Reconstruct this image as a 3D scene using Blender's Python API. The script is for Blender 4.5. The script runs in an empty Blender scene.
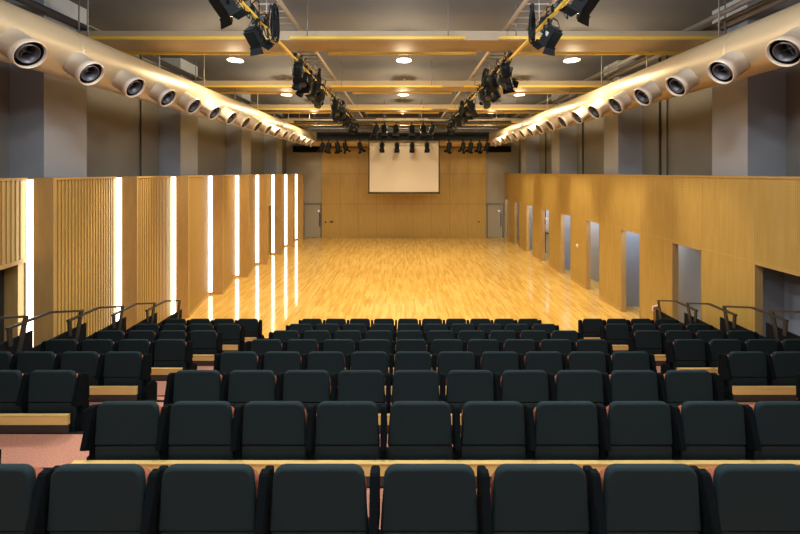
import bpy, bmesh, math, random
from mathutils import Vector, Matrix, Euler
random.seed(7)
PI = math.pi
SC = bpy.context.scene
COL = SC.collection
EYE = 4.32                      # camera height above the hall floor; y = distance from the camera

# ------------------------------------------------------------------ camera
cam_d = bpy.data.cameras.new('camera')
cam_d.sensor_width = 36.0
cam_d.lens = 36.0 * 374.0 / 800.0
cam_d.shift_x = -0.0025
cam_d.shift_y = -0.1187
cam_d.clip_start = 0.05
cam_d.clip_end = 200
cam = bpy.data.objects.new('camera', cam_d)
cam.location = (0, 0, EYE)
cam.rotation_euler = (PI / 2, 0, 0)
COL.objects.link(cam)
SC.camera = cam

# ------------------------------------------------------------------ world, exposure
w = bpy.data.worlds.new('world')
SC.world = w
w.use_nodes = True
w.node_tree.nodes['Background'].inputs[0].default_value = (0.05, 0.06, 0.08, 1)
w.node_tree.nodes['Background'].inputs[1].default_value = 0.1
SC.view_settings.view_transform = 'Standard'
SC.view_settings.look = 'None'
SC.view_settings.exposure = 0.55
SC.view_settings.gamma = 1.0
SC.cycles.max_bounces = 7
SC.cycles.diffuse_bounces = 4
SC.cycles.glossy_bounces = 4
SC.cycles.use_denoising = True
SC.cycles.sample_clamp_indirect = 4.0

WARM = (1.0, 0.82, 0.53)
COOL = (0.80, 0.90, 1.0)
LAMP_W = 460.0                  # hall downlights (spot)
LAMP_WIDE = 140.0                # their wide spill
REAR_W = 270.0                  # cooler unseen lamps above the seats, rows by the camera added for near-side light
LAMP_ROWS = [9.96, 14.4, 18.85]
REAR_ROWS = [-2.2, 1.4, 5.5]
LAMP_X = [-4.44, 0.05, 4.52]
LAMP_H = 2.97

# ------------------------------------------------------------------ materials
def new_mat(name, base=(0.5, 0.5, 0.5), rough=0.6, metal=0.0, spec=0.5, noise=None, bump=None):
    m = bpy.data.materials.new(name)
    m.use_nodes = True
    nt = m.node_tree
    b = nt.nodes['Principled BSDF']
    b.inputs['Base Color'].default_value = (*base, 1)
    b.inputs['Roughness'].default_value = rough
    b.inputs['Metallic'].default_value = metal
    b.inputs['Specular IOR Level'].default_value = spec
    tc = nt.nodes.new('ShaderNodeTexCoord')
    if noise:
        scale, amt = noise[:2]
        mp = nt.nodes.new('ShaderNodeMapping')
        if len(noise) > 2: mp.inputs['Scale'].default_value = noise[2]
        nt.links.new(tc.outputs['Object'], mp.inputs[0])
        n = nt.nodes.new('ShaderNodeTexNoise')
        n.inputs['Scale'].default_value = scale
        n.inputs['Detail'].default_value = 4
        nt.links.new(mp.outputs[0], n.inputs[0])
        r = nt.nodes.new('ShaderNodeValToRGB')
        r.color_ramp.elements[0].position = 0.3
        r.color_ramp.elements[1].position = 0.7
        r.color_ramp.elements[0].color = (*[c * (1 - amt) for c in base], 1)
        r.color_ramp.elements[1].color = (*[min(1, c * (1 + amt)) for c in base], 1)
        nt.links.new(n.outputs[0], r.inputs[0])
        nt.links.new(r.outputs[0], b.inputs['Base Color'])
    if bump:
        n2 = nt.nodes.new('ShaderNodeTexNoise')
        n2.inputs['Scale'].default_value = bump[0]
        nt.links.new(tc.outputs['Object'], n2.inputs[0])
        bp = nt.nodes.new('ShaderNodeBump')
        bp.inputs['Strength'].default_value = bump[1]
        bp.inputs['Distance'].default_value = 0.01
        nt.links.new(n2.outputs[0], bp.inputs['Height'])
        nt.links.new(bp.outputs[0], b.inputs['Normal'])
    return m

def emit_mat(name, col, strength):
    m = bpy.data.materials.new(name)
    m.use_nodes = True
    nt = m.node_tree
    nt.nodes.remove(nt.nodes['Principled BSDF'])
    e = nt.nodes.new('ShaderNodeEmission')
    e.inputs[0].default_value = (*col, 1)
    e.inputs[1].default_value = strength
    nt.links.new(e.outputs[0], nt.nodes['Material Output'].inputs[0])
    return m

def floor_mat():
    m = new_mat('maple_floor', (0.66, 0.40, 0.14), 0.10)
    nt = m.node_tree
    b = nt.nodes['Principled BSDF']
    tc = nt.nodes.new('ShaderNodeTexCoord')
    mp = nt.nodes.new('ShaderNodeMapping')
    mp.inputs['Rotation'].default_value = (0, 0, PI / 2)
    nt.links.new(tc.outputs['Object'], mp.inputs[0])
    br = nt.nodes.new('ShaderNodeTexBrick')
    br.inputs['Scale'].default_value = 1.0
    br.inputs['Brick Width'].default_value = 0.75
    br.inputs['Row Height'].default_value = 0.072
    br.inputs['Mortar Size'].default_value = 0.0012
    br.inputs['Mortar Smooth'].default_value = 0.3
    br.inputs['Bias'].default_value = 0.0
    br.offset = 0.37
    br.inputs['Color1'].default_value = (0.0, 0.0, 0.0, 1)
    br.inputs['Color2'].default_value = (1.0, 1.0, 1.0, 1)
    br.inputs['Mortar'].default_value = (0.15, 0.15, 0.15, 1)
    nt.links.new(mp.outputs[0], br.inputs[0])
    ramp = nt.nodes.new('ShaderNodeValToRGB')
    cr = ramp.color_ramp
    cr.elements[0].color = (0.58, 0.34, 0.075, 1)
    cr.elements[1].color = (0.76, 0.50, 0.15, 1)
    e = cr.elements.new(0.5); e.color = (0.70, 0.43, 0.105, 1)
    nt.links.new(br.outputs[0], ramp.inputs[0])
    n = nt.nodes.new('ShaderNodeTexNoise')
    mp2 = nt.nodes.new('ShaderNodeMapping')
    mp2.inputs['Scale'].default_value = (14, 1.1, 1)
    nt.links.new(tc.outputs['Object'], mp2.inputs[0])
    nt.links.new(mp2.outputs[0], n.inputs[0])
    n.inputs['Scale'].default_value = 1.5
    n.inputs['Detail'].default_value = 5
    mx = nt.nodes.new('ShaderNodeMix'); mx.data_type = 'RGBA'; mx.blend_type = 'OVERLAY'
    mx.inputs[0].default_value = 0.35
    nt.links.new(ramp.outputs[0], mx.inputs[6])
    nt.links.new(n.outputs[0], mx.inputs[7])
    nt.links.new(mx.outputs[2], b.inputs['Base Color'])
    b.inputs['Coat Weight'].default_value = 0.35
    b.inputs['Coat Roughness'].default_value = 0.05
    bp = nt.nodes.new('ShaderNodeBump')
    bp.inputs['Strength'].default_value = 0.12
    bp.inputs['Distance'].default_value = 0.002
    nt.links.new(br.outputs[0], bp.inputs['Height'])
    nt.links.new(bp.outputs[0], b.inputs['Normal'])
    return m

def perf_wood():
    m = new_mat('perforated_wood', (0.60, 0.36, 0.12), 0.5)
    nt = m.node_tree
    b = nt.nodes['Principled BSDF']
    tc = nt.nodes.new('ShaderNodeTexCoord')
    mp = nt.nodes.new('ShaderNodeMapping')
    mp.inputs['Scale'].default_value = (1, 5, 0.5)
    nt.links.new(tc.outputs['Object'], mp.inputs[0])
    n = nt.nodes.new('ShaderNodeTexNoise')
    n.inputs['Scale'].default_value = 3
    n.inputs['Detail'].default_value = 6
    nt.links.new(mp.outputs[0], n.inputs[0])
    r = nt.nodes.new('ShaderNodeValToRGB')
    r.color_ramp.elements[0].position = 0.3
    r.color_ramp.elements[1].position = 0.7
    r.color_ramp.elements[0].color = (0.46, 0.305, 0.075, 1)
    r.color_ramp.elements[1].color = (0.54, 0.365, 0.10, 1)
    nt.links.new(n.outputs[0], r.inputs[0])
    # fine square grid of round perforations
    vm = nt.nodes.new('ShaderNodeVectorMath'); vm.operation = 'MULTIPLY'
    vm.inputs[1].default_value = (0, 28, 28)
    nt.links.new(tc.outputs['Object'], vm.inputs[0])
    fr = nt.nodes.new('ShaderNodeVectorMath'); fr.operation = 'FRACTION'
    nt.links.new(vm.outputs[0], fr.inputs[0])
    ds = nt.nodes.new('ShaderNodeVectorMath'); ds.operation = 'DISTANCE'
    ds.inputs[1].default_value = (0, 0.5, 0.5)
    nt.links.new(fr.outputs[0], ds.inputs[0])
    lt = nt.nodes.new('ShaderNodeMath'); lt.operation = 'LESS_THAN'
    lt.inputs[1].default_value = 0.2
    nt.links.new(ds.outputs['Value'], lt.inputs[0])
    ml = nt.nodes.new('ShaderNodeMath'); ml.operation = 'MULTIPLY'
    ml.inputs[1].default_value = 0.75
    nt.links.new(lt.outputs[0], ml.inputs[0])
    mx = nt.nodes.new('ShaderNodeMix'); mx.data_type = 'RGBA'
    mx.inputs[7].default_value = (0.2, 0.1, 0.03, 1)
    nt.links.new(ml.outputs[0], mx.inputs[0])
    nt.links.new(r.outputs[0], mx.inputs[6])
    nt.links.new(mx.outputs[2], b.inputs['Base Color'])
    return m

M = {}
M['floor'] = floor_mat()
M['perf'] = perf_wood()
M['batten'] = new_mat('ash_batten', (0.50, 0.33, 0.095), 0.5, noise=(1.0, 0.04, (1, 1, 0.1)))
M['wood'] = new_mat('ash_wood', (0.50, 0.315, 0.095), 0.45, noise=(3, 0.10, (4, 4, 0.4)))
M['wood_back'] = new_mat('back_wall_wood', (0.50, 0.335, 0.095), 0.5, noise=(3, 0.08, (5, 4, 0.4)))
M['wood_pale'] = new_mat('flat_wood', (0.52, 0.33, 0.12), 0.5, noise=(4, 0.08, (4, 4, 0.5)))
M['kick'] = new_mat('kickboard_wood', (0.74, 0.48, 0.155), 0.4, noise=(4, 0.07, (0.5, 4, 6)))
M['seam'] = new_mat('seam_dark', (0.22, 0.12, 0.04), 0.8)
M['wall'] = new_mat('grey_wall_paint', (0.205, 0.195, 0.175), 0.8, noise=(0.7, 0.05))
M['column'] = new_mat('column_paint', (0.33, 0.35, 0.39), 0.8, noise=(0.9, 0.04))
M['corr'] = new_mat('corridor_paint', (0.50, 0.53, 0.60), 0.8)
M['ceil'] = new_mat('ceiling_paint', (0.115, 0.112, 0.125), 0.85, noise=(0.5, 0.10))
M['tray'] = new_mat('beam_paint', (0.44, 0.35, 0.235), 0.6, noise=(1.5, 0.05))
M['yellow'] = new_mat('yellow_bar_bounce', (0.72, 0.47, 0.055), 0.45)  # warm bounce from the floor on the bars is put into this colour
M['steel'] = new_mat('grey_steel', (0.24, 0.22, 0.20), 0.5, metal=0.3)
M['darksteel'] = new_mat('dark_steel', (0.055, 0.055, 0.06), 0.45, metal=0.4)
M['rail'] = new_mat('handrail_steel', (0.06, 0.06, 0.055), 0.42, metal=0.6)
M['duct'] = new_mat('duct_metal', (0.48, 0.375, 0.235), 0.42, metal=0.35, noise=(1.2, 0.04, (1, 0.3, 1)))
M['nozzle'] = new_mat('nozzle_metal', (0.66, 0.56, 0.45), 0.45, metal=0.2)
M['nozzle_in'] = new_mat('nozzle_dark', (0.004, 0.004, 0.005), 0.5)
M['vane'] = new_mat('nozzle_vane', (0.10, 0.10, 0.115), 0.4, metal=0.4)
M['carpet'] = new_mat('terracotta_carpet', (0.43, 0.195, 0.125), 0.95, spec=0.1, noise=(90, 0.3), bump=(150, 0.3))
M['shell'] = new_mat('slate_fabric', (0.0105, 0.0205, 0.0225), 0.75, spec=0.16, noise=(400, 0.15), bump=(500, 0.25))
M['pan'] = new_mat('slate_plastic', (0.008, 0.0165, 0.0185), 0.6, spec=0.2)
M['fin'] = new_mat('black_plastic', (0.003, 0.005, 0.006), 0.8, spec=0.06)
M['cushion'] = new_mat('terracotta_fabric', (0.27, 0.065, 0.025), 0.85, noise=(200, 0.15), bump=(300, 0.3))
M['black'] = new_mat('black_paint', (0.006, 0.007, 0.008), 0.7, spec=0.15)
M['fixture'] = new_mat('fixture_black', (0.0035, 0.0055, 0.0065), 0.55, spec=0.2)
M['lens'] = new_mat('lens_glass', (0.05, 0.06, 0.08), 0.08)
M['cable'] = new_mat('cable_rubber', (0.005, 0.006, 0.007), 0.6, spec=0.2)
M['tape'] = new_mat('pale_tape', (0.6, 0.62, 0.66), 0.5)
M['screen'] = new_mat('screen_fabric', (0.58, 0.51, 0.42), 0.9)
M['door'] = new_mat('door_paint', (0.40, 0.37, 0.30), 0.6)
M['white'] = new_mat('white_plastic', (0.8, 0.8, 0.8), 0.4)
M['red'] = new_mat('red_print', (0.55, 0.06, 0.03), 0.5)
M['blue'] = new_mat('blue_print', (0.08, 0.16, 0.45), 0.5)
M['shade'] = new_mat('lamp_shade_metal', (0.60, 0.52, 0.42), 0.4, metal=0.2)
M['strip'] = emit_mat('light_strip_glow', (1.0, 0.93, 0.80), 4.5)
M['bulb'] = emit_mat('downlight_glow', (1.0, 0.80, 0.52), 14.0)
M['bulb_cool'] = emit_mat('rear_downlight_glow', (1.0, 0.9, 0.8), 6.0)
M['led'] = emit_mat('indicator_glow', (0.9, 1.0, 1.0), 0.9)
M['tube'] = emit_mat('corridor_fill_glow', (0.70, 0.82, 1.0), 38.0)

# ------------------------------------------------------------------ mesh helpers
class MB:
    def __init__(s): s.v = []; s.f = []; s.sm = []
    def add(s, vs, fs, smooth=False, mat=None):
        o = len(s.v)
        for p in vs:
            p = Vector(p)
            s.v.append(mat @ p if mat else p)
        for f in fs:
            s.f.append([o + i for i in f]); s.sm.append(smooth)
    def box(s, x0, x1, y0, y1, z0, z1, mat=None):
        vs = [(x, y, z) for x in (x0, x1) for y in (y0, y1) for z in (z0, z1)]
        s.add(vs, [(0, 1, 3, 2), (4, 6, 7, 5), (0, 4, 5, 1), (2, 3, 7, 6), (0, 2, 6, 4), (1, 5, 7, 3)], False, mat)
    def prism(s, poly, axis, a, b, mat=None):
        """poly of 2-D points extruded along axis from a to b."""
        def P(u, v, t):
            return {'x': (t, u, v), 'y': (u, t, v), 'z': (u, v, t)}[axis]
        n = len(poly)
        vs = [P(u, v, a) for u, v in poly] + [P(u, v, b) for u, v in poly]
        fs = [tuple(range(n)), tuple(range(2 * n - 1, n - 1, -1))]
        fs += [(i, n + i, n + (i + 1) % n, (i + 1) % n) for i in range(n)]
        s.add(vs, fs, False, mat)
    def rings(s, rings, smooth=True, cap=True, mat=None, closed=True):
        n = len(rings[0]); vs = [p for r in rings for p in r]; fs = []
        for k in range(len(rings) - 1):
            for i in range(n if closed else n - 1):
                j = (i + 1) % n
                fs.append((k * n + i, k * n + j, (k + 1) * n + j, (k + 1) * n + i))
        s.add(vs, fs, smooth, mat)
        if cap:
            s.add(rings[0], [tuple(range(n))[::-1]], False, mat)
            s.add(rings[-1], [tuple(range(n))], False, mat)
    def lathe(s, prof, n=20, mat=None, cap=True):
        """prof of (radius, z), revolved about z."""
        rs = [[(r * math.cos(2 * PI * i / n), r * math.sin(2 * PI * i / n), z) for i in range(n)] for r, z in prof]
        s.rings(rs, True, cap, mat)
    def tube(s, pts, r, n=8, cap=True, square=False, up=None):
        pts = [Vector(p) for p in pts]
        rs = []; prev = None
        for i, p in enumerate(pts):
            if i == 0: t = pts[1] - p
            elif i == len(pts) - 1: t = p - pts[i - 1]
            else: t = (pts[i + 1] - p).normalized() + (p - pts[i - 1]).normalized()
            if t.length < 1e-9: t = Vector((0, 0, 1))
            t.normalize()
            if prev is None:
                a = Vector((0, 0, 1)) if abs(t.z) < 0.9 else Vector((1, 0, 0))
                u = t.cross(a).normalized()
            else:
                u = (prev - t * prev.dot(t)).normalized()
            prev = u; v = t.cross(u)
            k = 4 if square else n; off = PI / 4 if square else 0
            rs.append([p + (u * math.cos(2 * PI * q / k + off) + v * math.sin(2 * PI * q / k + off)) * r for q in range(k)])
        s.rings(rs, not square, cap)
    def build(s, name, mat, parent=None, recalc=True):
        me = bpy.data.meshes.new(name)
        me.from_pydata([tuple(p) for p in s.v], [], s.f)
        me.polygons.foreach_set('use_smooth', s.sm)
        if recalc:
            bm = bmesh.new(); bm.from_mesh(me)
            bmesh.ops.remove_doubles(bm, verts=bm.verts, dist=1e-5)
            bmesh.ops.recalc_face_normals(bm, faces=bm.faces)
            bm.to_mesh(me); bm.free()
        me.materials.append(mat)
        me.update()
        o = bpy.data.objects.new(name, me)
        COL.objects.link(o)
        if parent: o.parent = parent
        return o

def rrect(x0, x1, z0, z1, rt, rb, seg=4, inset=0.0, taper=0.0):
    """rounded rectangle outline in x/z; taper narrows the top."""
    x0 += inset; x1 -= inset; z0 += inset; z1 -= inset
    rt = max(rt - inset, 0.002); rb = max(rb - inset, 0.002)
    pts = []
    for cx, cz, r, a0 in ((x1 - rb, z0 + rb, rb, -PI / 2), (x1 - rt - taper, z1 - rt, rt, 0), (x0 + rt + taper, z1 - rt, rt, PI / 2), (x0 + rb, z0 + rb, rb, PI)):
        for i in range(seg + 1):
            a = a0 + i * PI / 2 / seg
            pts.append((cx + r * math.cos(a), cz + r * math.sin(a)))
    return pts

def pad(mb, x0, x1, z0, z1, y0, y1, rt=0.05, rb=0.02, soft=0.015, taper=0.0):
    """soft-edged upholstered slab between y0 (rear) and y1 (front)."""
    rings = []
    for y, ins in ((y0, soft), (y0 + soft * .3, soft * .3), (y0 + soft, 0), (y1 - soft, 0), (y1 - soft * .3, soft * .3), (y1, soft)):
        rings.append([(x, y, z) for x, z in rrect(x0, x1, z0, z1, rt, rb, 4, ins, taper)])
    mb.rings(rings, True, True)

def tag(o, label=None, cat=None, group=None, kind=None):
    if label: o['label'] = label
    if cat: o['category'] = cat
    if group: o['group'] = group
    if kind: o['kind'] = kind
    return o

def empty(name, loc=(0, 0, 0), rz=0.0):
    o = bpy.data.objects.new(name, None)
    o.empty_display_size = 0.1
    o.location = loc; o.rotation_euler = (0, 0, rz)
    COL.objects.link(o)
    return o

KIDS = {}
def kids(o):
    if o not in KIDS: KIDS[o] = [c for c in bpy.data.objects if c.parent == o]
    return KIDS[o]
def copy_tree(o, parent=None):
    c = o.copy(); COL.objects.link(c); c.parent = parent
    for ch in kids(o): copy_tree(ch, c)
    return c

def struct(mb, name, mat, recalc=True):
    return tag(mb.build(name, mat, None, recalc), kind='structure')

ORD = ['first', 'second', 'third', 'fourth', 'fifth', 'sixth', 'seventh', 'eighth', 'ninth', 'tenth', 'eleventh', 'twelfth',
       'thirteenth', 'fourteenth', 'fifteenth', 'sixteenth', 'seventeenth', 'eighteenth', 'nineteenth', 'twentieth']

def top_at(y):
    """height of what a rod at distance y hangs from: a suspended beam or the ceiling."""
    for k in range(-2, 4):
        if 8.0 + 4.36 * k - .05 < y < 8.81 + 4.36 * k: return EYE + 2.82
    return Z_CEIL

def rods(parent, name, mat, segs, r=.012):
    """one child per straight rod; equal rods share their mesh."""
    seen = {}
    for a, b in segs:
        a = Vector(a); b = Vector(b); key = tuple(round(c, 3) for c in (b - a))
        if key in seen:
            o = seen[key].copy(); COL.objects.link(o); o.location = a
        else:
            mb = MB(); mb.tube([(0, 0, 0), b - a], r, 6)
            o = mb.build(name, mat, parent); o.location = a; seen[key] = o

# ------------------------------------------------------------------ dimensions
PX_L, PX_R = -6.36, 6.78            # faces of the timber partitions
XW_L, XW_R = -7.65, 7.72            # outer walls
Y_REAR, Y_BACK = -3.6, 24.75
Z_CEIL = EYE + 3.60
Z_PART = 4.20

# ------------------------------------------------------------------ setting: floor, ceiling, outer walls
mb = MB(); mb.box(XW_L, XW_R, Y_REAR, Y_BACK, -0.1, 0.0)
struct(mb, 'floor', M['floor'])
mb = MB(); mb.box(XW_L - .2, XW_R + .2, Y_REAR - .2, Y_BACK + .2, Z_CEIL, Z_CEIL + 0.2)
struct(mb, 'ceiling', M['ceil'])
colsL = [(7.29 + 4.5 * k, 8.28 + 4.5 * k) for k in range(-3, 4)]
colsR = [(7.52 + 4.5 * k, 8.38 + 4.5 * k) for k in range(-3, 4)]
mb = MB(); mb.box(XW_L - .2, XW_L, Y_REAR - .2, Y_BACK + .2, 0, Z_CEIL)
struct(mb, 'wall_left_outer', M['wall'])
mb = MB(); mb.box(XW_R, XW_R + .2, Y_REAR - .2, Y_BACK + .2, 0, Z_CEIL)
struct(mb, 'wall_right_outer', M['wall'])
for i, (a, b) in enumerate(colsL):
    mb = MB(); mb.box(XW_L, -6.98, a, b, 0, Z_CEIL); struct(mb, 'wall_left_column', M['column'])
for i, (a, b) in enumerate(colsR):
    mb = MB(); mb.box(6.95, XW_R, a, b, 0, Z_CEIL); struct(mb, 'wall_right_column', M['column'])
mb = MB(); mb.box(XW_L, XW_R, Y_BACK, Y_BACK + .2, 0, Z_CEIL)
struct(mb, 'wall_back', M['door'])
mb = MB(); mb.box(XW_L, XW_R, Y_REAR - .2, Y_REAR, 0, Z_CEIL)
struct(mb, 'wall_rear', M['wall'])
# slim pipes and joints on the upper right and left walls
for x, y, r in ((XW_R - .04, 11.15, .028), (XW_R - .05, 10.82, .018), (XW_R - .04, 15.9, .028), (XW_R - .04, 20.0, .028), (XW_L + .04, 10.9, .02)):
    mb = MB(); mb.tube([(x, y, 0), (x, y, Z_CEIL)], r, 8)
    struct(mb, 'trim_wall_pipe', M['darksteel'])

# corridor face behind the right openings
mb = MB(); mb.box(XW_R - .03, XW_R - .002, 3.0, Y_BACK - .01, 0.0, 3.0)
struct(mb, 'wall_right_corridor', M['corr'])

# timber wall at the back
BX0, BX1, BZ = -5.26, 5.52, 5.93
mb = MB()
mb.box(BX0, BX1, 24.58, Y_BACK, 0.0, BZ)
struct(mb, 'wall_back_timber', M['wood_back'])
mb = MB()
for z in (2.22, 4.19):
    mb.box(BX0, BX1, 24.576, 24.58, z - .008, z + .008)
for i in range(1, 9):
    x = BX0 + (BX1 - BX0) * i / 9
    mb.box(x - .006, x + .006, 24.576, 24.58, 0, BZ)
struct(mb, 'trim_back_seams', M['seam'])
mb = MB(); mb.box(BX0 - .03, BX1 + .03, 24.45, 24.60, BZ, BZ + .09)
struct(mb, 'trim_back_top', M['black'])
mb = MB(); mb.box(BX0, BX1, 24.555, 24.58, 0.0, 0.08); struct(mb, 'baseboard_back', M['wood_back'])
# black boxes stand in for the dark shade above the back wall's side bays
for x0, x1 in ((-7.1, -5.3), (5.56, 7.1)):
    mb = MB(); mb.box(x0, x1, 24.3, Y_BACK, 5.62, 6.0); struct(mb, 'trim_back_shade', M['black'])

# doors at the two ends of the back wall
def back_door(name, x0, x1, hx, ledx, seal):
    mb = MB(); mb.box(x0 + .03, x1 - .03, Y_BACK - .05, Y_BACK - .01, 0.02, 2.16)
    d = struct(mb, name, M['door'])
    f = MB()
    f.box(x0 - .03, x0 + .03, Y_BACK - .09, Y_BACK, 0, 2.24)
    f.box(x1 - .03, x1 + .03, Y_BACK - .09, Y_BACK, 0, 2.24)
    f.box(x0 - .03, x1 + .03, Y_BACK - .09, Y_BACK, 2.17, 2.24)
    f.build('door_frame', M['wall'], d)
    h = MB(); h.tube([(hx, Y_BACK - .12, .75), (hx, Y_BACK - .12, 1.62)], .028, 8)
    h.tube([(hx, Y_BACK - .12, .82), (hx, Y_BACK - .04, .82)], .015, 6)
    h.tube([(hx, Y_BACK - .12, 1.55), (hx, Y_BACK - .04, 1.55)], .015, 6)
    h.build('door_handle', M['darksteel'], d)
    l = MB(); l.box(ledx - .03, ledx + .03, Y_BACK - .075, Y_BACK - .045, 1.72, 1.79)
    l.build('door_indicator', M['led'], d)
back_door('door_1', -6.46, -5.36, -5.42, -5.50, 0)
back_door('door_2', 5.64, 6.66, 6.52, 6.40, 0)

# wall plates on the timber back wall
for x, z, lab in ((-4.63, 1.05, 'wide dark socket plate low on the left of the timber back wall'),
                  (-5.02, 1.02, 'small dark socket plate nearest the left grey door on the timber back wall')):
    r = empty('socket_plate', (x, 24.58, z)); tag(r, lab, 'socket', 'socket plates on the timber back wall')
    wd = .11 if x > -4.8 else .05
    mb = MB(); mb.box(-wd, wd, -.02, 0, -.05, .05); mb.build('plate', M['darksteel'], r)
    mb = MB(); mb.box(-wd * .6, wd * .6, -.026, -.02, -.02, .02); mb.build('socket_cover', M['black'], r)
r = tag(empty('socket_plate', (5.05, 24.58, 1.05)), 'small dark socket plate low on the right of the timber back wall', 'socket', 'socket plates on the timber back wall')
mb = MB(); mb.box(-.05, .05, -.02, 0, -.05, .05); mb.build('plate', M['darksteel'], r)

# ------------------------------------------------------------------ left partition: sawtooth of battened panels
S0, SP = 6.80, 2.14
XI, XO = -6.36, -6.84
TH = 0.20
left = MB(); slats = MB(); flat = MB()
def lx(y, s): return XI + (XO - XI) * (y - s) / SP
DOOR_L = (18.3, 19.56, 2.64)
for k in range(-4, 9):
    s = S0 + SP * k
    y1 = s + SP if k < 8 else 24.15
    if k == 8: y1 = s + 0.0
    zb = 0.0
    z0 = 2.72 if k == -1 else 0.0
    if k < 8:
        # backing slab of the panel (parallelogram in plan)
        def slab(mbx, ya, yb, za, zb2, f0=0.0, f1=-TH):
            xa, xb = lx(ya, s), lx(yb, s)
            mbx.prism([(xa + f0, ya), (xb + f0, yb), (xb + f1, yb), (xa + f1, ya)], 'z', za, zb2)
        if k == 5:
            da, db, dz = DOOR_L
            slab(left, s, da, 0, Z_PART); slab(left, db, s + SP, 0, Z_PART); slab(left, da, db, dz, Z_PART)
        else:
            slab(left, s, s + SP, z0, Z_PART)
        # battens
        n = 21
        for i in range(n):
            ya = s + .04 + i * (SP - .08) / n; yb = ya + .052
            zlo = z0 + (.04 if k == -1 else 0.06)
            if k == 5 and yb > DOOR_L[0] - .02 and ya < DOOR_L[1] + .02: zlo = DOOR_L[2] + .06
            slab(slats, ya, yb, zlo, Z_PART - .03, .017, 0.0)
        # skirting and top cap
        if k not in (-1,): slab(flat, s, (DOOR_L[0] if k == 5 else s + SP), 0, .06, .034, 0.0)
        slab(flat, s, s + SP, Z_PART - .03, Z_PART + .015, .036, -TH)
        if k == -1: slab(flat, s, s + SP, z0 - .03, z0 + .04, .036, -TH)
    # return block facing the seats, right of the strip
    xr0 = XO + .15
    if k > -4:
        ybl = s + .16 if k < 8 else 24.15
        flat.box(xr0, XI + .034, s - .014, s + .04, 0, Z_PART + .015)
        flat.box(XO - TH - (.05 if k == 0 else 0), XO, s - .0, s + .02, 0, Z_PART)
        flat.box(XO, xr0, s + .03, s + .05, 0, Z_PART)
        flat.box(XO, xr0, s - .005, s + .03, 0, .08)
        if k == 8: flat.box(XI - .6, XI + .034, s + .04, s + .22, 0, Z_PART + .015)
struct(left, 'wall_left', M['wood'])
struct(slats, 'wall_left_battens', M['batten'])
struct(flat, 'trim_left', M['wood_pale'])
# jamb of the wide opening under the nearest visible panel
mb = MB(); mb.box(XO - .42, XO - .02, S0 - .12, S0 - .01, 0, 2.72); struct(mb, 'trim_left_jamb', M['wood_pale'])
mb = MB(); mb.prism([(0, 0), (.36, 0), (.36, 2.64), (0, 2.64)], 'y', 0, .03)
mb = MB(); mb.box(-7.14, -7.09, 4.75, 6.66, 0.01, 2.70)
d3 = struct(mb, 'door_3', M['rail'])
mb = MB(); mb.tube([(-7.06, 6.45, .9), (-7.06, 6.45, 1.3)], .015, 8); mb.tube([(-7.06, 6.45, .95), (-7.095, 6.45, .95)], .01, 6); mb.build('door_handle', M['steel'], d3)
# light strips
for k in range(-3, 9):
    s = S0 + SP * k
    r = empty('light_strip', (XO + .075, s + .02, .08))
    nm = 'nearest the camera' if k == 0 else ('at the far end' if k == 8 else ORD[k] + ' from the camera') if k >= 0 else 'behind the view, ' + ORD[-k - 1]
    tag(r, f'tall glowing white light slot in the left timber wall, {nm}', 'light', 'light slots in the left wall')
    mb = MB(); mb.box(-.066, .066, -.02, -.006, 0.0, Z_PART - .10)
    mb.build('diffuser', M['strip'], r)
    mb = MB()
    mb.box(-.074, .074, -.006, .008, 0.0, Z_PART - .09)
    mb.box(-.074, -.066, -.022, -.006, 0.0, Z_PART - .09); mb.box(.066, .074, -.022, -.006, 0.0, Z_PART - .09)
    mb.build('channel', M['nozzle'], r)

# ------------------------------------------------------------------ right partition with tall openings
OPN = [(6.27 + 2.19 * k, 6.27 + 2.19 * k + (.93 if k < 8 else .8)) for k in range(-4, 9)]
OZ = 2.56
TR = .14
mb = MB(); cap = MB(); seam = MB()
yprev = Y_REAR
for a, b in OPN:
    mb.box(PX_R, PX_R + TR, yprev, a, 0, OZ); yprev = b
mb.box(PX_R, PX_R + TR, yprev, Y_BACK - .05, 0, OZ)
mb.box(PX_R, PX_R + TR, Y_REAR, Y_BACK - .05, OZ, Z_PART)
struct(mb, 'wall_right', M['perf'])
cap.box(PX_R - .03, PX_R + TR + .02, Y_REAR, Y_BACK - .05, Z_PART, Z_PART + .04)
struct(cap, 'trim_right_cap', M['wood'])
seam.box(PX_R - .004, PX_R, Y_REAR, Y_BACK - .05, OZ + .03, OZ + .042)
for a, b in OPN:
    for y in (a, b):
        seam.box(PX_R - .004, PX_R, y - .006, y + .006, OZ + .03, Z_PART)
struct(seam, 'trim_right_seams', M['wood_pale'])
fr = MB(); bs = MB(); yprev = Y_REAR
for a, b in OPN:
    fr.box(PX_R - .008, PX_R + TR + .01, a - .0, a + .018, 0, OZ)
    fr.box(PX_R - .008, PX_R + TR + .01, b - .018, b, 0, OZ)
    fr.box(PX_R - .008, PX_R + TR + .01, a, b, OZ - .018, OZ)
    bs.box(PX_R - .012, PX_R, yprev, a, 0, .09); yprev = b
struct(fr, 'trim_right_openings', M['wood_pale'])
struct(bs, 'baseboard_right', M['wood_pale'])
# notice shelf seen through the fourth opening from the back
r = tag(empty('notice_board', (XW_R - .03, 20.15, 1.15)), 'small white and blue notice board seen through a tall opening in right wall', 'notice board')
mb = MB(); mb.box(-.03, 0, -.7, .7, 0, .75); mb.build('board', M['white'], r)
mb = MB(); mb.box(-.036, -.03, -.25, .2, .38, .62); mb.build('blue_sheet', M['blue'], r)
mb = MB(); mb.box(-.12, -.0, -.7, .7, -.06, -.02); mb.build('shelf', M['darksteel'], r)

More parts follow.
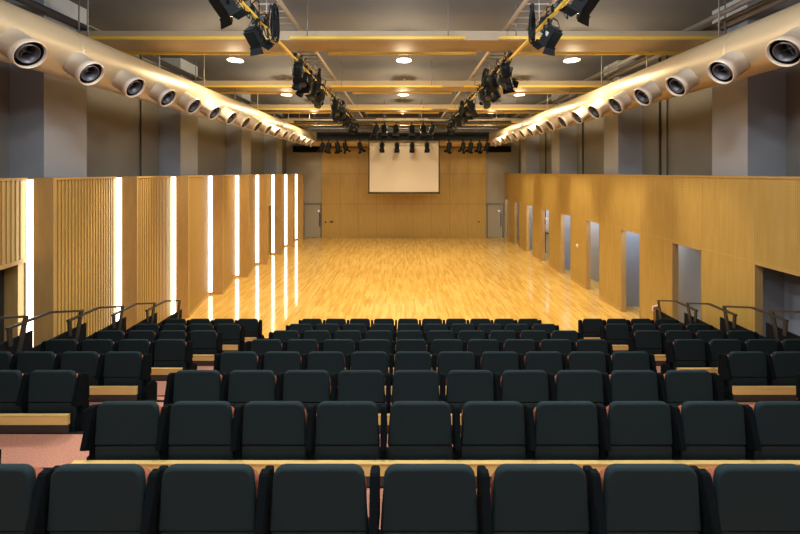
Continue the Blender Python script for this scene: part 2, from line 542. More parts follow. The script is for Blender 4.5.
# fittings on the right wall
r = tag(empty('wall_dial', (PX_R, 14.46, 1.48)), 'round white wall control between two openings of the right timber wall', 'wall control')
mb = MB(); mb.lathe([(.075, 0), (.075, .015), (.06, .028), (.02, .03)], 18, Matrix.Rotation(-PI / 2, 4, 'Y')); mb.build('dial_body', M['white'], r)
r = tag(empty('wall_cabinet', (PX_R, 18.78, .05)), 'low narrow timber access panel in the right wall beside an opening', 'access panel')
mb = MB(); mb.box(-.03, 0, -.2, .2, 0, .82); mb.build('panel', M['wood_pale'], r)
mb = MB(); mb.box(-.045, -.03, -.12, -.02, .76, .80); mb.build('latch', M['darksteel'], r)
r = tag(empty('notice_stand', (6.60, 9.72, 0)), 'slim beige notice stand with red and white heading beside right wall', 'notice stand')
mb = MB(); mb.prism([(-.1, -.04), (.1, .06), (.1, .10), (-.1, 0)], 'z', 0.03, .72); mb.build('stand_panel', M['wood_pale'], r)
mb = MB(); mb.prism([(-.11, -.055), (.11, .06), (.11, .10), (-.11, -.01)], 'z', .72, .84); mb.build('header', M['white'], r)
mb = MB()
for i in range(4):
    a = -.09 + i * .05
    mb.prism([(a, -.045 + i * .024), (a + .035, -.045 + i * .024 + .017), (a + .035, -.05 + i * .024 + .017), (a, -.05 + i * .024)], 'z', .735 + .01 * (i % 2), .81)
mb.build('heading_print', M['red'], r)
mb = MB(); mb.box(-.12, .12, -.08, .12, 0, .03); mb.build('foot', M['darksteel'], r)

# unseen fill lamps added to brighten the corridor behind the right openings
for k in range(3, 9):
    y = 4.7 + 4.5 * (k // 2) + 2.0 * (k % 2)
    r = tag(empty('corridor_fill_lamp', (XW_R - .35, y, 3.05)), f'added cool fill lamp in the corridor behind the right wall, {ORD[k - 3]} along', 'lamp', 'added corridor fill lamps')
    mb = MB(); mb.box(-.05, .05, -.65, .65, -.03, .0); mb.build('diffuser', M['tube'], r)
    mb = MB(); mb.box(-.07, .07, -.68, .68, .0, .06); mb.box(-.02, .32, -.03, .03, .02, .05); mb.build('housing', M['white'], r)

# ------------------------------------------------------------------ suspended beams, bars, rods
for k in range(-2, 4):
    y0 = 8.0 + 4.36 * k
    mb = MB(); mb.box(XW_L, XW_R, y0, y0 + .76, EYE + 2.82, EYE + 3.02)
    o = mb.build('ceiling_beam', M['tray']); tag(o, kind='structure'); o.name = 'trim_ceiling_beam'
    for j, (yy, _) in enumerate(((y0 - .30, 0), (y0 + .68, 0))):
        # the bars are broken where the cable ladders pass
        segs = [(-7.0, -2.62), (-1.72 if j else -2.22, 2.22 if j == 0 else 1.72), (2.62, 7.0)] if j else [(-7.0, -2.75), (-2.30, 1.3), (2.0, 7.0)]
        for q, (a, b) in enumerate(segs):
            r = empty('lighting_bar', (0, yy, EYE + (2.76 if j == 0 else 2.75)))
            kk = 'added behind the camera' if k < -1 else ('above the seats' if k < 0 else ['nearest', 'second', 'third', 'fourth'][k] + ' beam')
            tag(r, f'yellow ceiling bar, {["left", "middle", "right"][q]} length, on the {["near", "far"][j]} side of the {kk}', 'ceiling bar', 'yellow ceiling bars')
            mb = MB(); mb.box(a, b, -.025, .025, -.028, .028); mb.build('bar', M['yellow'], r)
            n = max(2, int((b - a) / 1.9)); top = top_at(yy + .036 * j) - (EYE + (2.76 if j == 0 else 2.75))
            rods(r, 'hanger_rod', M['steel'], [((a + .35 + (b - a - .7) * i / (n - 1), .036 * j, .03), (a + .35 + (b - a - .7) * i / (n - 1), .036 * j, top)) for i in range(n)], .013)
# longitudinal lighting pipes under the beams
for sx, nm in ((-1, 'left'), (1, 'right')):
    X = -2.46 if sx < 0 else 2.49
    r = tag(empty('lighting_pipe', (X, 0, EYE + 2.60)), f'long yellow lighting pipe running down the {nm} side of the hall ceiling', 'lighting pipe', 'long lighting pipes')
    mb = MB(); mb.tube([(0, -2, 0), (0, 21.2, 0)], .035, 10); mb.build('pipe', M['yellow'], r)
    rods(r, 'hanger_rod', M['steel'], [((0, -1 + i * 1.95, .03), (0, -1 + i * 1.95, top_at(-1 + i * 1.95) - EYE - 2.60)) for i in range(12)])
    # cable ladder
    XL = (-2.67, -2.20) if sx < 0 else (2.22, 2.72)
    r = tag(empty('cable_ladder', (0, 0, EYE + 3.06)), f'tan cable ladder above the {nm} lighting pipe', 'cable ladder', 'cable ladders')
    for x in XL:
        mb = MB(); mb.box(x - .02, x + .02, -2, 21.0, -.03, .05); mb.build('side_rail', M['tray'], r)
    mb = MB(); mb.box(XL[0], XL[1], -.015, .015, -.02, .0); rg = mb.build('rung', M['steel'], r); rg.location.y = -1.9
    for i in range(1, 76):
        c = rg.copy(); COL.objects.link(c); c.location.y = -1.9 + .30 * i
    # second, thinner outer ladder rail and a service pipe
    X2 = sx * 1.42
    if sx > 0:
        for xx, zz, rr in ((6.25, 3.10, .055), (6.62, 3.12, .03), (6.83, 3.13, .085)):
            r = tag(empty('service_pipe', (xx, 0, EYE + zz)), {6.25: 'grey service pipe above the right air duct, nearest the duct', 6.62: 'thin grey service pipe above the right air duct', 6.83: 'thick grey service pipe beside the upper right columns'}[xx], 'pipe', 'service pipes on the right')
            mb = MB(); mb.tube([(0, -3, 0), (0, 23.5, 0)], rr, 10); mb.build('pipe', M['steel'], r)
    else:
        r = tag(empty('service_pipe', (-6.86, 0, EYE + 3.12)), 'grey service pipe against the upper left wall', 'pipe')
        mb = MB(); mb.tube([(0, -3, 0), (0, 23.5, 0)], .07, 10); mb.build('pipe', M['darksteel'], r)

# ------------------------------------------------------------------ ceiling downlights
def make_downlight(warm):
    r = empty('ceiling_downlight')
    mb = MB(); mb.lathe([(.09, .63), (.09, .60), (.012, .59), (.012, .12), (.05, .12), (.06, .10)], 16); mb.build('stem', M['steel'], r)
    mb = MB(); mb.lathe([(.05, .17), (.10, .15), (.16, .07), (.195, .0), (.21, .0), (.175, .08), (.11, .17), (.05, .19)], 24, cap=False); mb.build('lamp_shade', M['shade'], r)
    mb = MB(); mb.lathe([(.192, .004), (.18, .018)], 24); mb.build('diffuser', M['bulb' if warm else 'bulb_cool'], r)
    return r
def lamp_light(x, y, z, warm):
    p, c = (LAMP_W, WARM) if warm else (REAR_W, (0.86, 0.93, 1.0))
    ld = bpy.data.lights.new('downlight_beam', 'SPOT'); ld.energy = p; ld.color = c
    ld.spot_size = math.radians(104); ld.spot_blend = .7; ld.shadow_soft_size = .12
    lo = bpy.data.objects.new('downlight_beam', ld); lo.location = (x, y, z - .03); COL.objects.link(lo)
    ld = bpy.data.lights.new('downlight_spill', 'POINT'); ld.energy = LAMP_WIDE * (1 if warm else .8); ld.color = c
    ld.shadow_soft_size = .16
    l2 = bpy.data.objects.new('downlight_spill', ld); l2.location = (x, y, z - .20); COL.objects.link(l2)
dl = {True: make_downlight(True), False: make_downlight(False)}
used = {True: False, False: False}
side = ['left', 'middle', 'right']
for warm, rows in ((True, LAMP_ROWS), (False, REAR_ROWS)):
    for ri, y in enumerate(rows):
        for ci, x in enumerate(LAMP_X if warm else [-2.9, 0.05, 3.0]):
            o = dl[warm] if not used[warm] else copy_tree(dl[warm]); used[warm] = True
            o.location = (x, y, EYE + LAMP_H)
            where = f'{ORD[ri]} row of lamps over the timber floor' if warm else f'row {["added behind the camera", "added right above the camera", "over the front seats"][ri]}'
            tag(o, f'round glowing ceiling downlight, {side[ci]} one in the {where}', 'ceiling lamp', 'ceiling downlights')
            lamp_light(x, y, EYE + LAMP_H, warm)

# ------------------------------------------------------------------ air duct (a U round the hall) with nozzles
DH = EYE + 1.97; DR = .405
path = [(-5.6, -3.4)]
R = 1.15; yb = 22.95
path += [(-5.6, 0), (-5.6, 8), (-5.6, 16), (-5.6, yb - R)]
for i in range(1, 9):
    a = i * PI / 16
    path.append((-5.6 + R - R * math.cos(a), yb - R + R * math.sin(a)))
path += [(-2, yb), (2, yb), (5.65 - R, yb)]
for i in range(1, 9):
    a = i * PI / 16
    path.append((5.65 - R + R * math.sin(a), yb - R + R * math.cos(a)))
path += [(5.65, 16), (5.65, 8), (5.65, 0), (5.65, -3.4)]
r = tag(empty('air_duct', (0, 0, 0)), 'huge round golden air duct running along both sides and across the back', 'air duct')
mb = MB(); mb.tube([(x, y, DH) for x, y in path], DR, 40); mb.build('duct_pipe', M['duct'], r)
mb = MB(); mb.lathe([(DR + .001, -.02), (DR + .004, -.018), (DR + .004, .018), (DR + .001, .02)], 40, Matrix.Rotation(PI / 2, 4, 'X'), cap=False)
jt = mb.build('duct_joint', M['duct'], r); jt.location = (-5.6, 2.2, DH)
for sx in (-5.6, 5.65):
    for k in range(6):
        if sx < 0 and k == 0: continue
        c = jt.copy(); COL.objects.link(c); c.location = (sx, 2.2 + 3.9 * k, DH)
rods(r, 'hanger_rod', M['steel'], [((sx * 1.02, -1.2 + 2.0 * k, DH + DR - .03), (sx * 1.02, -1.2 + 2.0 * k, top_at(-1.2 + 2.0 * k))) for sx in (-5.6, 5.65) for k in range(12)])
nz = None
def make_nozzle():
    n = MB()
    n.lathe([(.20, -.12), (.20, .16), (.212, .165), (.218, .20), (.215, .235), (.205, .25), (.196, .245), (.190, .22), (.190, .02)], 28, cap=False)
    o = n.build('air_nozzle', M['nozzle'])
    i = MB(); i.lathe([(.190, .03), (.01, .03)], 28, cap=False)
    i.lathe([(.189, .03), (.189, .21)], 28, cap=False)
    i.build('dark_throat', M['nozzle_in'], o)
    v = MB(); v.lathe([(.140, .06), (.140, .225), (.130, .225), (.130, .06)], 24, cap=False)
    v.box(-.13, .13, -.004, .004, .10, .14); v.box(-.004, .004, -.13, .13, .10, .14)
    v.lathe([(.03, .08), (.03, .14), (.001, .15)], 12)
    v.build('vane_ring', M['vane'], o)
    return o
nz = make_nozzle(); first = True
for sx, y0, dy, n in ((-1, 3.06, 1.0, 19), (1, 3.01, .985, 19)):
    for k in range(n):
        y = y0 + dy * k
        o = nz if first else copy_tree(nz); first = False
        cx = -5.6 if sx < 0 else 5.65
        d = Vector((-sx * math.cos(math.radians(34)), 0, -math.sin(math.radians(34))))
        o.parent = r
        o.location = Vector((cx, y, DH)) + d * (DR + .045)
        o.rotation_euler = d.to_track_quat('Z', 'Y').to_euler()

# ------------------------------------------------------------------ projection screen, masking, battens
r = tag(empty('projection_screen', (.12, 22.0, EYE - 1.235)), 'white projection screen with thin black border hanging before the back wall', 'projection screen')
mb = MB(); mb.box(-2.03, 2.03, -.006, 0, .06, 3.05); mb.build('screen_cloth', M['screen'], r)
mb = MB()
mb.box(-2.09, -2.03, -.009, .003, 0, 3.15); mb.box(2.03, 2.09, -.009, .003, 0, 3.15)
mb.box(-2.09, 2.09, -.009, .003, 0, .06); mb.box(-2.09, 2.09, -.009, .003, 3.05, 3.2)
mb.build('black_border', M['black'], r)
mb = MB(); mb.tube([(-2.13, 0, -.01), (2.13, 0, -.01)], .03, 8); mb.build('weight_bar', M['darksteel'], r)
mb = MB(); mb.box(-2.2, 2.2, -.08, .10, 3.2, 3.5); mb.build('roller_case', M['black'], r)
rods(r, 'hanger_rod', M['darksteel'], [((x, .01, 3.5), (x, .01, Z_CEIL - (EYE - 1.235))) for x in (-1.9, 0, 1.9)], .01)
r = tag(empty('black_border_curtain', (0, 21.5, EYE + 1.86)), 'long black masking pelmet hung across the hall above the screen', 'pelmet')
mb = MB(); mb.box(-4.9, 5.0, -.02, .02, 0, .40); mb.build('cloth', M['black'], r)
mb = MB(); mb.tube([(-4.95, 0, .42), (5.05, 0, .42)], .035, 8); mb.build('top_pipe', M['darksteel'], r)
rods(r, 'hanger_rod', M['darksteel'], [((-4.4 + i * 1.48, 0, .4), (-4.4 + i * 1.48, 0, top_at(21.5) - EYE - 1.86)) for i in range(7)], .01)
BAT = [(17.3, 2.33, .05, 'first'), (18.6, 2.30, .03, 'second'), (19.6, 2.28, .04, 'third'), (20.7, 2.30, .05, 'fourth')]
for y, h, rr, nm in BAT:
    r = tag(empty('lighting_batten', (0, y, EYE + h)), f'dark batten hung across the hall ceiling, {nm} of four in front of the screen', 'batten', 'cross battens')
    mb = MB(); mb.tube([(-5.0, 0, 0), (5.05, 0, 0)], rr, 8); mb.build('pipe', M['darksteel'], r)
    rods(r, 'cable_bar', M['darksteel'], [((-4.2, 0, .14), (-1.2, 0, .14)), ((1.2, 0, .14), (4.2, 0, .14))], .028)
    rods(r, 'bracket', M['steel'], [((x, 0, 0), (x, 0, .14)) for x in (-4, -2, 2, 4)])
    rods(r, 'hanger_rod', M['darksteel'], [((-4.6 + i * 1.86, 0, 0), (-4.6 + i * 1.86, 0, top_at(y) - EYE - h)) for i in range(6)], .009)

# ------------------------------------------------------------------ stage lights
def make_fresnel(name='stage_spotlight'):
    """box-shaped spotlight with barn doors; the origin is at the pipe clamp, the beam goes along local (0,1,0) tilted down."""
    r = empty(name)
    mb = MB()
    mb.lathe([(.055, -.03), (.06, 0), (.055, .03)], 10, Matrix.Rotation(PI / 2, 4, 'X'))
    mb.box(-.025, .025, -.03, .03, -.10, -.03); mb.tube([(0, 0, -.09), (0, 0, -.13)], .012, 8)
    mb.build('clamp', M['fixture'], r)
    mb = MB(); 
    mb.box(-.165, .165, -.02, .02, -.145, -.13)
    mb.box(-.172, -.158, -.02, .02, -.38, -.13); mb.box(.158, .172, -.02, .02, -.38, -.13)
    mb.build('yoke', M['fixture'], r)
    T = Matrix.Translation((0, 0, -.36)) @ Matrix.Rotation(math.radians(-48), 4, 'X')
    mb = MB()
    prof = [(-.14, -.13), (-.10, -.15), (.10, -.15), (.14, -.13), (.14, .08), (.09, .14), (-.09, .14), (-.14, .08)]
    mb.prism(prof, 'y', -.17, .15, T)
    mb.prism([(x * .82, z * .82) for x, z in prof], 'y', -.21, -.17, T)
    for i in range(5): mb.box(-.09, .09, -.13 + i * .05, -.11 + i * .05, .14, .155, T)
    mb.box(-.155, .155, .13, .165, -.155, .155, T)
    body = mb.build('lamp_housing', M['fixture'], r)
    mb = MB(); mb.lathe([(.125, .166), (.11, .175), (.06, .185), (.001, .19)], 20, T @ Matrix.Rotation(-PI / 2, 4, 'X'), cap=False); mb.build('lens', M['lens'], r)
    for q in range(4):
        A = T @ Matrix.Translation((0, .165, 0)) @ Matrix.Rotation(q * PI / 2, 4, 'Y') @ Matrix.Translation((0, 0, .15)) @ Matrix.Rotation(math.radians(28 + 9 * (q % 2)), 4, 'X')
        b = MB(); wb = .15 if q % 2 == 0 else .12; wt = .19 if q % 2 == 0 else .10
        b.add([(-wb, 0, 0), (wb, 0, 0), (wt, .13, 0), (-wt, .13, 0), (-wb, 0, .005), (wb, 0, .005), (wt, .13, .005), (-wt, .13, .005)],
              [(0, 1, 2, 3), (7, 6, 5, 4), (0, 4, 5, 1), (1, 5, 6, 2), (2, 6, 7, 3), (3, 7, 4, 0)], False, A)
        b.build('barn_door', M['fixture'], body)
    mb = MB(); mb.box(-.147, -.141, -.10, -.02, -.04, .05, T); mb.build('label_plate', M['tape'], body)
    mb = MB(); mb.tube([T @ Vector((0, -.2, .02)), Vector((.02, -.22, -.22)), Vector((.05, -.14, -.05)), Vector((.02, -.05, .03))], .011, 6); mb.build('cable', M['cable'], r)
    return r
def make_profile():
    r = empty('profile_spotlight')
    mb = MB()
    mb.lathe([(.05, -.03), (.055, 0), (.05, .03)], 10, Matrix.Rotation(PI / 2, 4, 'X'))
    mb.box(-.022, .022, -.028, .028, -.10, -.03)
    mb.build('clamp', M['fixture'], r)
    mb = MB(); mb.box(-.12, .12, -.018, .018, -.125, -.11)
    mb.box(-.127, -.113, -.018, .018, -.32, -.11); mb.box(.113, .127, -.018, .018, -.32, -.11)
    mb.build('yoke', M['fixture'], r)
    T = Matrix.Translation((0, 0, -.29)) @ Matrix.Rotation(math.radians(-55), 4, 'X') @ Matrix.Rotation(-PI / 2, 4, 'X')
    mb = MB(); mb.lathe([(.02, -.30), (.09, -.27), (.115, -.20), (.115, -.02), (.085, .02), (.085, .24), (.10, .25), (.10, .31), (.085, .31)], 18, T)
    b = mb.build('lamp_housing', M['fixture'], r)
    mb = MB()
    for q in range(3): mb.lathe([(.118, -.17 + q * .05), (.125, -.155 + q * .05), (.118, -.14 + q * .05)], 18, T, cap=False)
    mb.build('cooling_fins', M['fixture'], b)
    mb = MB(); mb.lathe([(.08, .312), (.05, .32), (.001, .322)], 18, T, cap=False); mb.build('lens', M['lens'], r)
    mb = MB(); mb.box(-.11, .11, -.004, .004, .27, .30, T); mb.box(-.125, .125, .10, .115, -.0, .12, T); mb.build('gel_frame', M['fixture'], b)
    mb = MB(); mb.tube([T @ Vector((0, 0, -.29)), Vector((.05, -.32, -.02)), Vector((.07, -.12, -.08)), Vector((.03, -.02, .03))], .011, 6); mb.build('cable', M['cable'], r)
    return r
def make_par():
    r = empty('batten_spotlight')
    mb = MB(); mb.lathe([(.04, -.03), (.045, 0), (.04, .03)], 10, Matrix.Rotation(PI / 2, 4, 'X') @ Matrix.Identity(4)); mb.box(-.02, .02, -.02, .02, -.12, -.02); mb.build('clamp', M['fixture'], r)
    mb = MB(); mb.box(-.125, .125, -.015, .015, -.13, -.115); mb.box(-.13, -.118, -.015, .015, -.30, -.115); mb.box(.118, .13, -.015, .015, -.30, -.115); mb.build('yoke', M['fixture'], r)
    T = Matrix.Translation((0, 0, -.28)) @ Matrix.Rotation(math.radians(-72), 4, 'X') @ Matrix.Rotation(-PI / 2, 4, 'X')
    mb = MB(); mb.lathe([(.03, -.21), (.09, -.18), (.105, -.10), (.105, .16), (.12, .17), (.12, .19), (.10, .19)], 16, T); b = mb.build('lamp_housing', M['fixture'], r)
    mb = MB(); mb.box(-.12, .12, -.12, .12, .19, .205, T); mb.box(-.13, .13, .12, .126, .19, .30, T); mb.box(-.13, .13, -.126, -.12, .19, .30, T); mb.build('barn_door', M['fixture'], b)
    return r

PROTO = {'f': [make_fresnel(), False], 'p': [make_profile(), False], 'b': [make_par(), False]}
def put(kind, loc, rz, label, group, tilt=0.0, sc=1.0):
    P = PROTO[kind]
    o = P[0] if not P[1] else copy_tree(P[0]); P[1] = True
    o.location = loc; o.rotation_euler = (0, tilt, rz); o.scale = (sc, sc, sc)
    cat = {'f': 'spotlight', 'p': 'spotlight', 'b': 'spotlight'}[kind]
    tag(o, label, cat, group)
    return o
HP = EYE + 2.56
fres = {-1: [(5.2, -38, .84), (6.3, -25, .82)], 1: [(5.1, 38, .84), (6.3, 30, .82)]}
for sx, nm in ((-1, 'left'), (1, 'right')):
    X = -2.46 if sx < 0 else 2.49
    g = f'stage lights on the {nm} lighting pipe'
    for i, (y, a, sc) in enumerate(fres[sx]):
        put('f', (X, y, HP + (.06 if i == 0 else 0)), math.radians(a), f'black barn door spotlight on the {nm} pipe, ' + ['largest, cut by the top edge', 'first fully visible one'][i], g, 0, sc)
    ys = [8.75, 9.25, 9.8, 10.35, 10.95, 11.6, 13.3, 13.9, 14.6, 15.3, 16.0, 17.3, 18.1, 18.9, 19.8]
    for i, y in enumerate(ys):
        cl = ('nearest cluster' if i < 6 else 'second cluster' if i < 11 else 'farthest cluster')
        q = i if i < 6 else (i - 6 if i < 11 else i - 11)
        kd = 'p' if i % 3 != 1 else 'f'
        put(kd, (X + random.uniform(-.03, .03), y, HP), math.radians(-sx * random.uniform(150, 210) if i % 2 else -sx * random.uniform(20, 80)),
            f'small black {"profile" if kd == "p" else "barn door"} spotlight, {ORD[q]} in the {cl} of the {nm} pipe', g, sx * random.uniform(-.25, .25), 1.05 if kd == 'p' else .88)
# cross battens: six over the floor, and the row by the screen
for i, x in enumerate((-1.2, -.80, -.28, .45, .98, 1.38)):
    put('b', (x, 17.3, EYE + 2.30), PI if i % 5 else PI / 2, f'black upright spotlight on the nearest cross batten, {ORD[i]} from the left', 'spotlights on the nearest cross batten', 0, 1.25)
for i, (px, a, t) in enumerate(((322, 90, 0), (329, 30, .1), (337.5, -20, 0), (345.5, -60, 0), (360, -50, -.1), (382, 180, 0), (397, 180, 0), (412, 180, 0), (427, 180, 0), (449, 40, 0), (463, 50, 0), (471, 40, .1), (479.5, 35, 0), (487, 90, 0))):
    x = (px - 402) * 21.4 / 374
    put('b', (x, 21.4, EYE + 1.80), math.radians(a), f'black spotlight under the masking pelmet by the screen, {ORD[i]} from the left', 'spotlights under the pelmet', t, 1.15 if 4 < i < 9 else 1.25)
r = tag(empty('pelmet_pipe', (0, 21.4, EYE + 1.80)), 'black lighting pipe below the pelmet carrying the screen spotlights', 'lighting pipe')
mb = MB(); mb.tube([(-4.9, 0, 0), (5.0, 0, 0)], .028, 8); mb.build('pipe', M['darksteel'], r)
rods(r, 'bracket', M['darksteel'], [((-4.5 + i * 1.82, 0, 0), (-4.5 + i * 1.82, .08, .1)) for i in range(6)], .01)

# hanging cable bundles
def cable_bundle(loc, n, ln, wd, label, seed):
    rnd = random.Random(seed)
    mb = MB()
    for i in range(n):
        w_ = wd * rnd.uniform(.5, 1); L = ln * rnd.uniform(.75, 1); ox = rnd.uniform(-.05, .05); oy = rnd.uniform(-.09, .09); a = rnd.uniform(0, PI)
        pts = []
        for q in range(17):
            t = 2 * PI * q / 16
            u = w_ * math.sin(t) * (.35 + .65 * math.sin(t / 2) ** 2); z = -L / 2 + L / 2 * math.cos(t)
            pts.append((ox + u * math.cos(a), oy + u * math.sin(a), z))
        mb.tube(pts, .011, 6, cap=False)
    mb.lathe([(.035, .03), (.045, -.02), (.03, -.05)], 8)
    o = mb.build('cable_coil', M['cable']); o.location = loc
    tag(o, label, 'cable', 'coiled cables on the lighting pipes')
    return o
for sx, nm in ((-1, 'left'), (1, 'right')):
    X = -2.46 if sx < 0 else 2.49
    cable_bundle((X - sx * .30 if sx < 0 else X - .28, 6.35, HP + .26), 9, .62, .085, f'big black coil of cable hanging beside the first {nm} barn door spotlight', 3 + sx)
    cable_bundle((X - sx * .28, 9.9, HP + .15), 6, .55, .09, f'black coil of cable hanging at the nearest spotlight cluster of the {nm} pipe', 9 + sx)
    cable_bundle((X - sx * .22, 14.2, HP + .12), 6, .55, .10, f'black coil of cable hanging at the second spotlight cluster of the {nm} pipe', 19 + sx)
    # loose loops along the pipe
    rnd = random.Random(40 + sx)
    for ci, (a, b, where) in enumerate(((4.4, 7.0, 'nearest stretch'), (8.4, 12.2, 'nearest cluster'), (13.0, 16.4, 'second cluster'), (17.0, 20.4, 'farthest cluster'))):
        mb = MB(); y = a
        while y < b:
            dx = rnd.uniform(-.16, .16); dy = rnd.uniform(.15, .4); dz = rnd.uniform(.1, .34)
            pts = []
            for q in range(9):
                t = q / 8
                pts.append((dx * math.sin(PI * t), y + dy * t, .03 - dz * math.sin(PI * t) + .10 * t))
            mb.tube(pts, .010, 5)
            pts = [(dx * .6 * math.sin(PI * q / 6) - sx * .02, y + dy * q / 6, .04 + dz * .6 * math.sin(PI * q / 6)) for q in range(7)]
            mb.tube(pts, .010, 5)
            y += rnd.uniform(.12, .3)
        for q in range(int((b - a) * 2)):
            yy = a + .2 + q * .5
            mb.box(-.04, .04, yy - .05, yy + .05, .03, .13)
        o = mb.build('pipe_cable', M['cable']); o.location = (X, 0, HP + .04)
        tag(o, f'tangle of black cable looped along the {nm} pipe, {where}', 'cable', 'loose cables on the lighting pipes')

# ------------------------------------------------------------------ seating stand: eight tiers
SW = .53
def dn(n): return (n + .93) * .92
def zn(n): return .26 * (9 - n)
def rn(n): return dn(n) - .02
EDL, EDR = -5.35, 6.17
BLK = [('left', -6.40, 4, -1), ('centre', -3.75, 10, 0), ('right', 7.93, 4, 1)]
BLK[0] = ('left', -9.40, 4, -1)
for n in range(-4, 9):
    y0 = rn(n); y1 = rn(n + 1); z = zn(n)
    if n == -4: y0 = Y_REAR + .02
    r = empty('seating_tier', (0, y0, z))
    nm = f'{ORD[n - 1]} row from the camera' if n > 0 else ['the aisle the camera stands above', 'first behind the camera', 'second behind the camera', 'third behind the camera', 'fourth behind the camera'][-n]
    tag(r, f'carpeted terracotta step of the seating stand, {nm}', 'seating platform', 'tiers of the seating stand')
    mb = MB(); mb.box(EDL, EDR, 0, y1 - y0, -.04, 0); mb.build('carpet_deck', M['carpet'], r)
    mb = MB(); mb.box(EDL, EDR, y1 - y0 - .03, y1 - y0 - .002, -z if n == 8 else -.26, -.04)
    mb.build('riser', M['black'], r)
    mb = MB(); mb.box(EDL, EDR, y1 - y0 - .028, y1 - y0 + .002, -.04, .008); mb.build('nosing', M['black'], r)
    # kickboards: timber boards on the front edge of each tier, one per block of seats
    if 1 <= n <= 7:
        for nmB, k0, cnt, sd in BLK:
            xa = (k0 - .5) * SW - .09; xb = (k0 + cnt - .5) * SW + .09
            if sd < 0: xa = EDL + .04; xb = (k0 + cnt - .5) * SW - .06
            if sd > 0: xb = EDR - .04; xa = (k0 - .5) * SW + .045
            kr = tag(empty('kickboard', (0, y1 - .017, z)), f'pale timber kickboard behind the {ORD[n]} row of seats, {nmB} block', 'kickboard', 'timber kickboards between the rows')
            mb = MB(); mb.box(xa, xb, -.013, .013, .088, .172); mb.box(xa, xb, -.017, .017, .172, .179)
            mb.build('board', M['kick'], kr)
            mb = MB(); mb.box(xa, xb, -.007, .007, .009, .088); mb.build('metal_strip', M['rail'], kr)
            mb = MB(); mb.lathe([(.012, 0), (.010, .006)], 8, Matrix.Rotation(PI / 2, 4, 'X'))
            bo = mb.build('bolt', M['darksteel'], kr); bo.location = (xa + .2, -.007, .045)
            q = xa + .2 + .55
            while q < xb:
                c = bo.copy(); COL.objects.link(c); c.location = (q, -.007, .045); q += .55
    # half steps in the two aisles
    for xa, xb, lr in ((-5.9 * SW - .03, -4.25 * SW - .10, 'left'), (5.75 * SW + .07, 7.43 * SW - .05, 'right')):
        if n < 1: break
        st = tag(empty('aisle_step', ((xa + xb) / 2, y0, z)), f'carpeted half step with black edge in the {lr} aisle beside the {ORD[n - 1]} row', 'step', 'half steps in the aisles')
        hw = (xb - xa) / 2
        mb = MB(); mb.box(-hw, hw, .004, .30, 0.001, .13); mb.build('carpet_tread', M['carpet'], st)
        mb = MB(); mb.box(-hw, hw, .30, .318, .001, .136); mb.build('nosing', M['black'], st)
    # safety rails at the stand's edges
    if n >= 1:
        for x in (EDL, EDR):
            s_ = -1 if x < 0 else 1
            lr = 'left' if x < 0 else 'right'
            R_ = tag(empty('guard_rail', (x, dn(n + 1), z)), f'dark steel guard rail on the {lr} edge of the stand beside the {ORD[n - 1]} row', 'handrail', f'guard rails on the {lr} edge of the stand')
            F = Vector((0, -.13, .965)); K = Vector((0, -.70, 1.15)); B = Vector((0, -1.31, 1.155))
            mb = MB()
            def flat_bar(mbx, a, b, hw, hh):
                d = (b - a).normalized(); up = Vector((0, d.z, -d.y)) if True else None
                up = d.cross(Vector((1, 0, 0))).normalized()
                vs = []
                for p in (a, b):
                    for sx2, sz2 in ((-1, -1), (1, -1), (1, 1), (-1, 1)):
                        vs.append(p + Vector((sx2 * hw, 0, 0)) + up * sz2 * hh)
                mbx.add(vs, [(0, 1, 2, 3), (7, 6, 5, 4), (0, 4, 5, 1), (1, 5, 6, 2), (2, 6, 7, 3), (3, 7, 4, 0)])
            flat_bar(mb, F, K, .024, .016); flat_bar(mb, K + Vector((0, .012, 0)), B, .024, .016)
            mb.build('top_rail', M['rail'], R_)
            mb = MB(); flat_bar(mb, F + Vector((0, 0.0, .01)), Vector((0, -.24, .50)), .012, .03); mb.build('front_post', M['rail'], R_)
            mb = MB(); flat_bar(mb, B + Vector((0, .03, .0)), Vector((0, -1.27, .90)), .012, .028); mb.build('rear_post', M['rail'], R_)
            mb = MB(); mb.box(s_ * .014, s_ * .034, rn(n) - dn(n + 1), -.02, -z + .0, .71)
            mb.box(s_ * .010, s_ * .040, rn(n) - dn(n + 1), -.02, .70, .72)
            mb.build('side_panel', M['black'], R_)

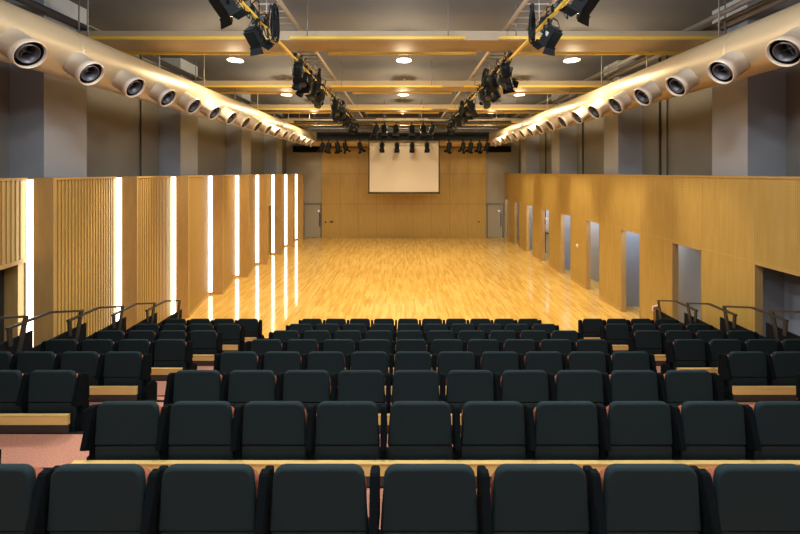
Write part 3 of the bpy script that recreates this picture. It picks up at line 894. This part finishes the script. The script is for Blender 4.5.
# ------------------------------------------------------------------ auditorium seat
def panel_mesh(x, name_parent, tw=.021):
    prof = [(.016, .797), (.045, .797), (.062, .78), (.08, .67), (.095, .54), (.09, .50), (-.01, .50), (-.062, .535), (-.060, .552), (.008, .787)]
    mb = MB()
    # soft-edged fin: three slices
    cx = sum(p[0] for p in prof) / len(prof); cz = sum(p[1] for p in prof) / len(prof)
    rs = []
    for dx, k in ((-tw, .93), (-tw * .8, 1), (tw * .8, 1), (tw, .93)):
        rs.append([(x + dx, cx + (u - cx) * (1 if k == 1 else .90), cz + (v - cz) * (1 if k == 1 else .97)) for u, v in prof])
    mb.rings(rs, False, True)
    p = mb.build('side_panel', M['fin'], name_parent)
    mb = MB()
    mb.prism([(.0, 0), (.12, 0), (.10, .50), (.02, .50)], 'x', x - .018, x + .018)
    mb.prism([(.0, .06), (.18, .06), (.19, .36), (.12, .43), (.02, .43), (-.002, .36)], 'x', x - .036, x + .036)
    mb.box(x - .04, x + .04, -.0, .26, 0, .025)
    mb.build('leg', M['fin'], p)
    mb = MB(); pad(mb, x - .023, x + .023, .52, .77, .07, .105, .012, .006, .008)
    mb.build('armrest', M['fin'], p)
    return p
def make_seat(last):
    r = empty('auditorium_seat')
    mb = MB(); pad(mb, -.236, .236, .526, .832, 0.0, .04, .056, .012, .014, .017)
    mb.build('backrest_shell', M['shell'], r)
    mb = MB(); pad(mb, -.222, .222, .43, .765, .036, .115, .07, .03, .03)
    mb.build('backrest_cushion', M['cushion'], r)
    mb = MB(); pad(mb, -.233, .233, .24, .519, .006, .10, .012, .03, .008)
    mb.build('folded_seat', M['pan'], r)
    mb = MB(); pad(mb, -.205, .205, .27, .58, .102, .19, .03, .04, .03)
    mb.build('seat_cushion', M['cushion'], r)
    panel_mesh(-.265, r)
    if last: panel_mesh(.265, r)
    return r
seatA = make_seat(False); seatB = make_seat(True)
usedS = {0: False, 1: False}
for n in range(1, 9):
    for nm, k0, cnt, sd in BLK:
        for i in range(cnt):
            last = 1 if i == cnt - 1 else 0
            base = seatB if last else seatA
            o = base if not usedS[last] else copy_tree(base)
            usedS[last] = True
            o.location = ((k0 + i) * SW, dn(n), zn(n))
            if sd == 0:
                pos = ORD[i] + ' from the left in the centre block' if i < 5 else ORD[9 - i] + ' from the right in the centre block'
            elif sd < 0: pos = ['by the left guard rail', 'second from the guard rail, left block', 'second from the aisle, left block', 'beside the aisle, left block'][i]
            else: pos = ['beside the aisle, right block', 'second from the aisle, right block', 'second from the guard rail, right block', 'by the right guard rail'][i]
            rowname = 'nearest' if n == 1 else ('farthest' if n == 8 else ORD[n - 1])
            tag(o, f'dark slate seat, {rowname} row, {pos}', 'auditorium seat', f'seats in the {rowname} row')
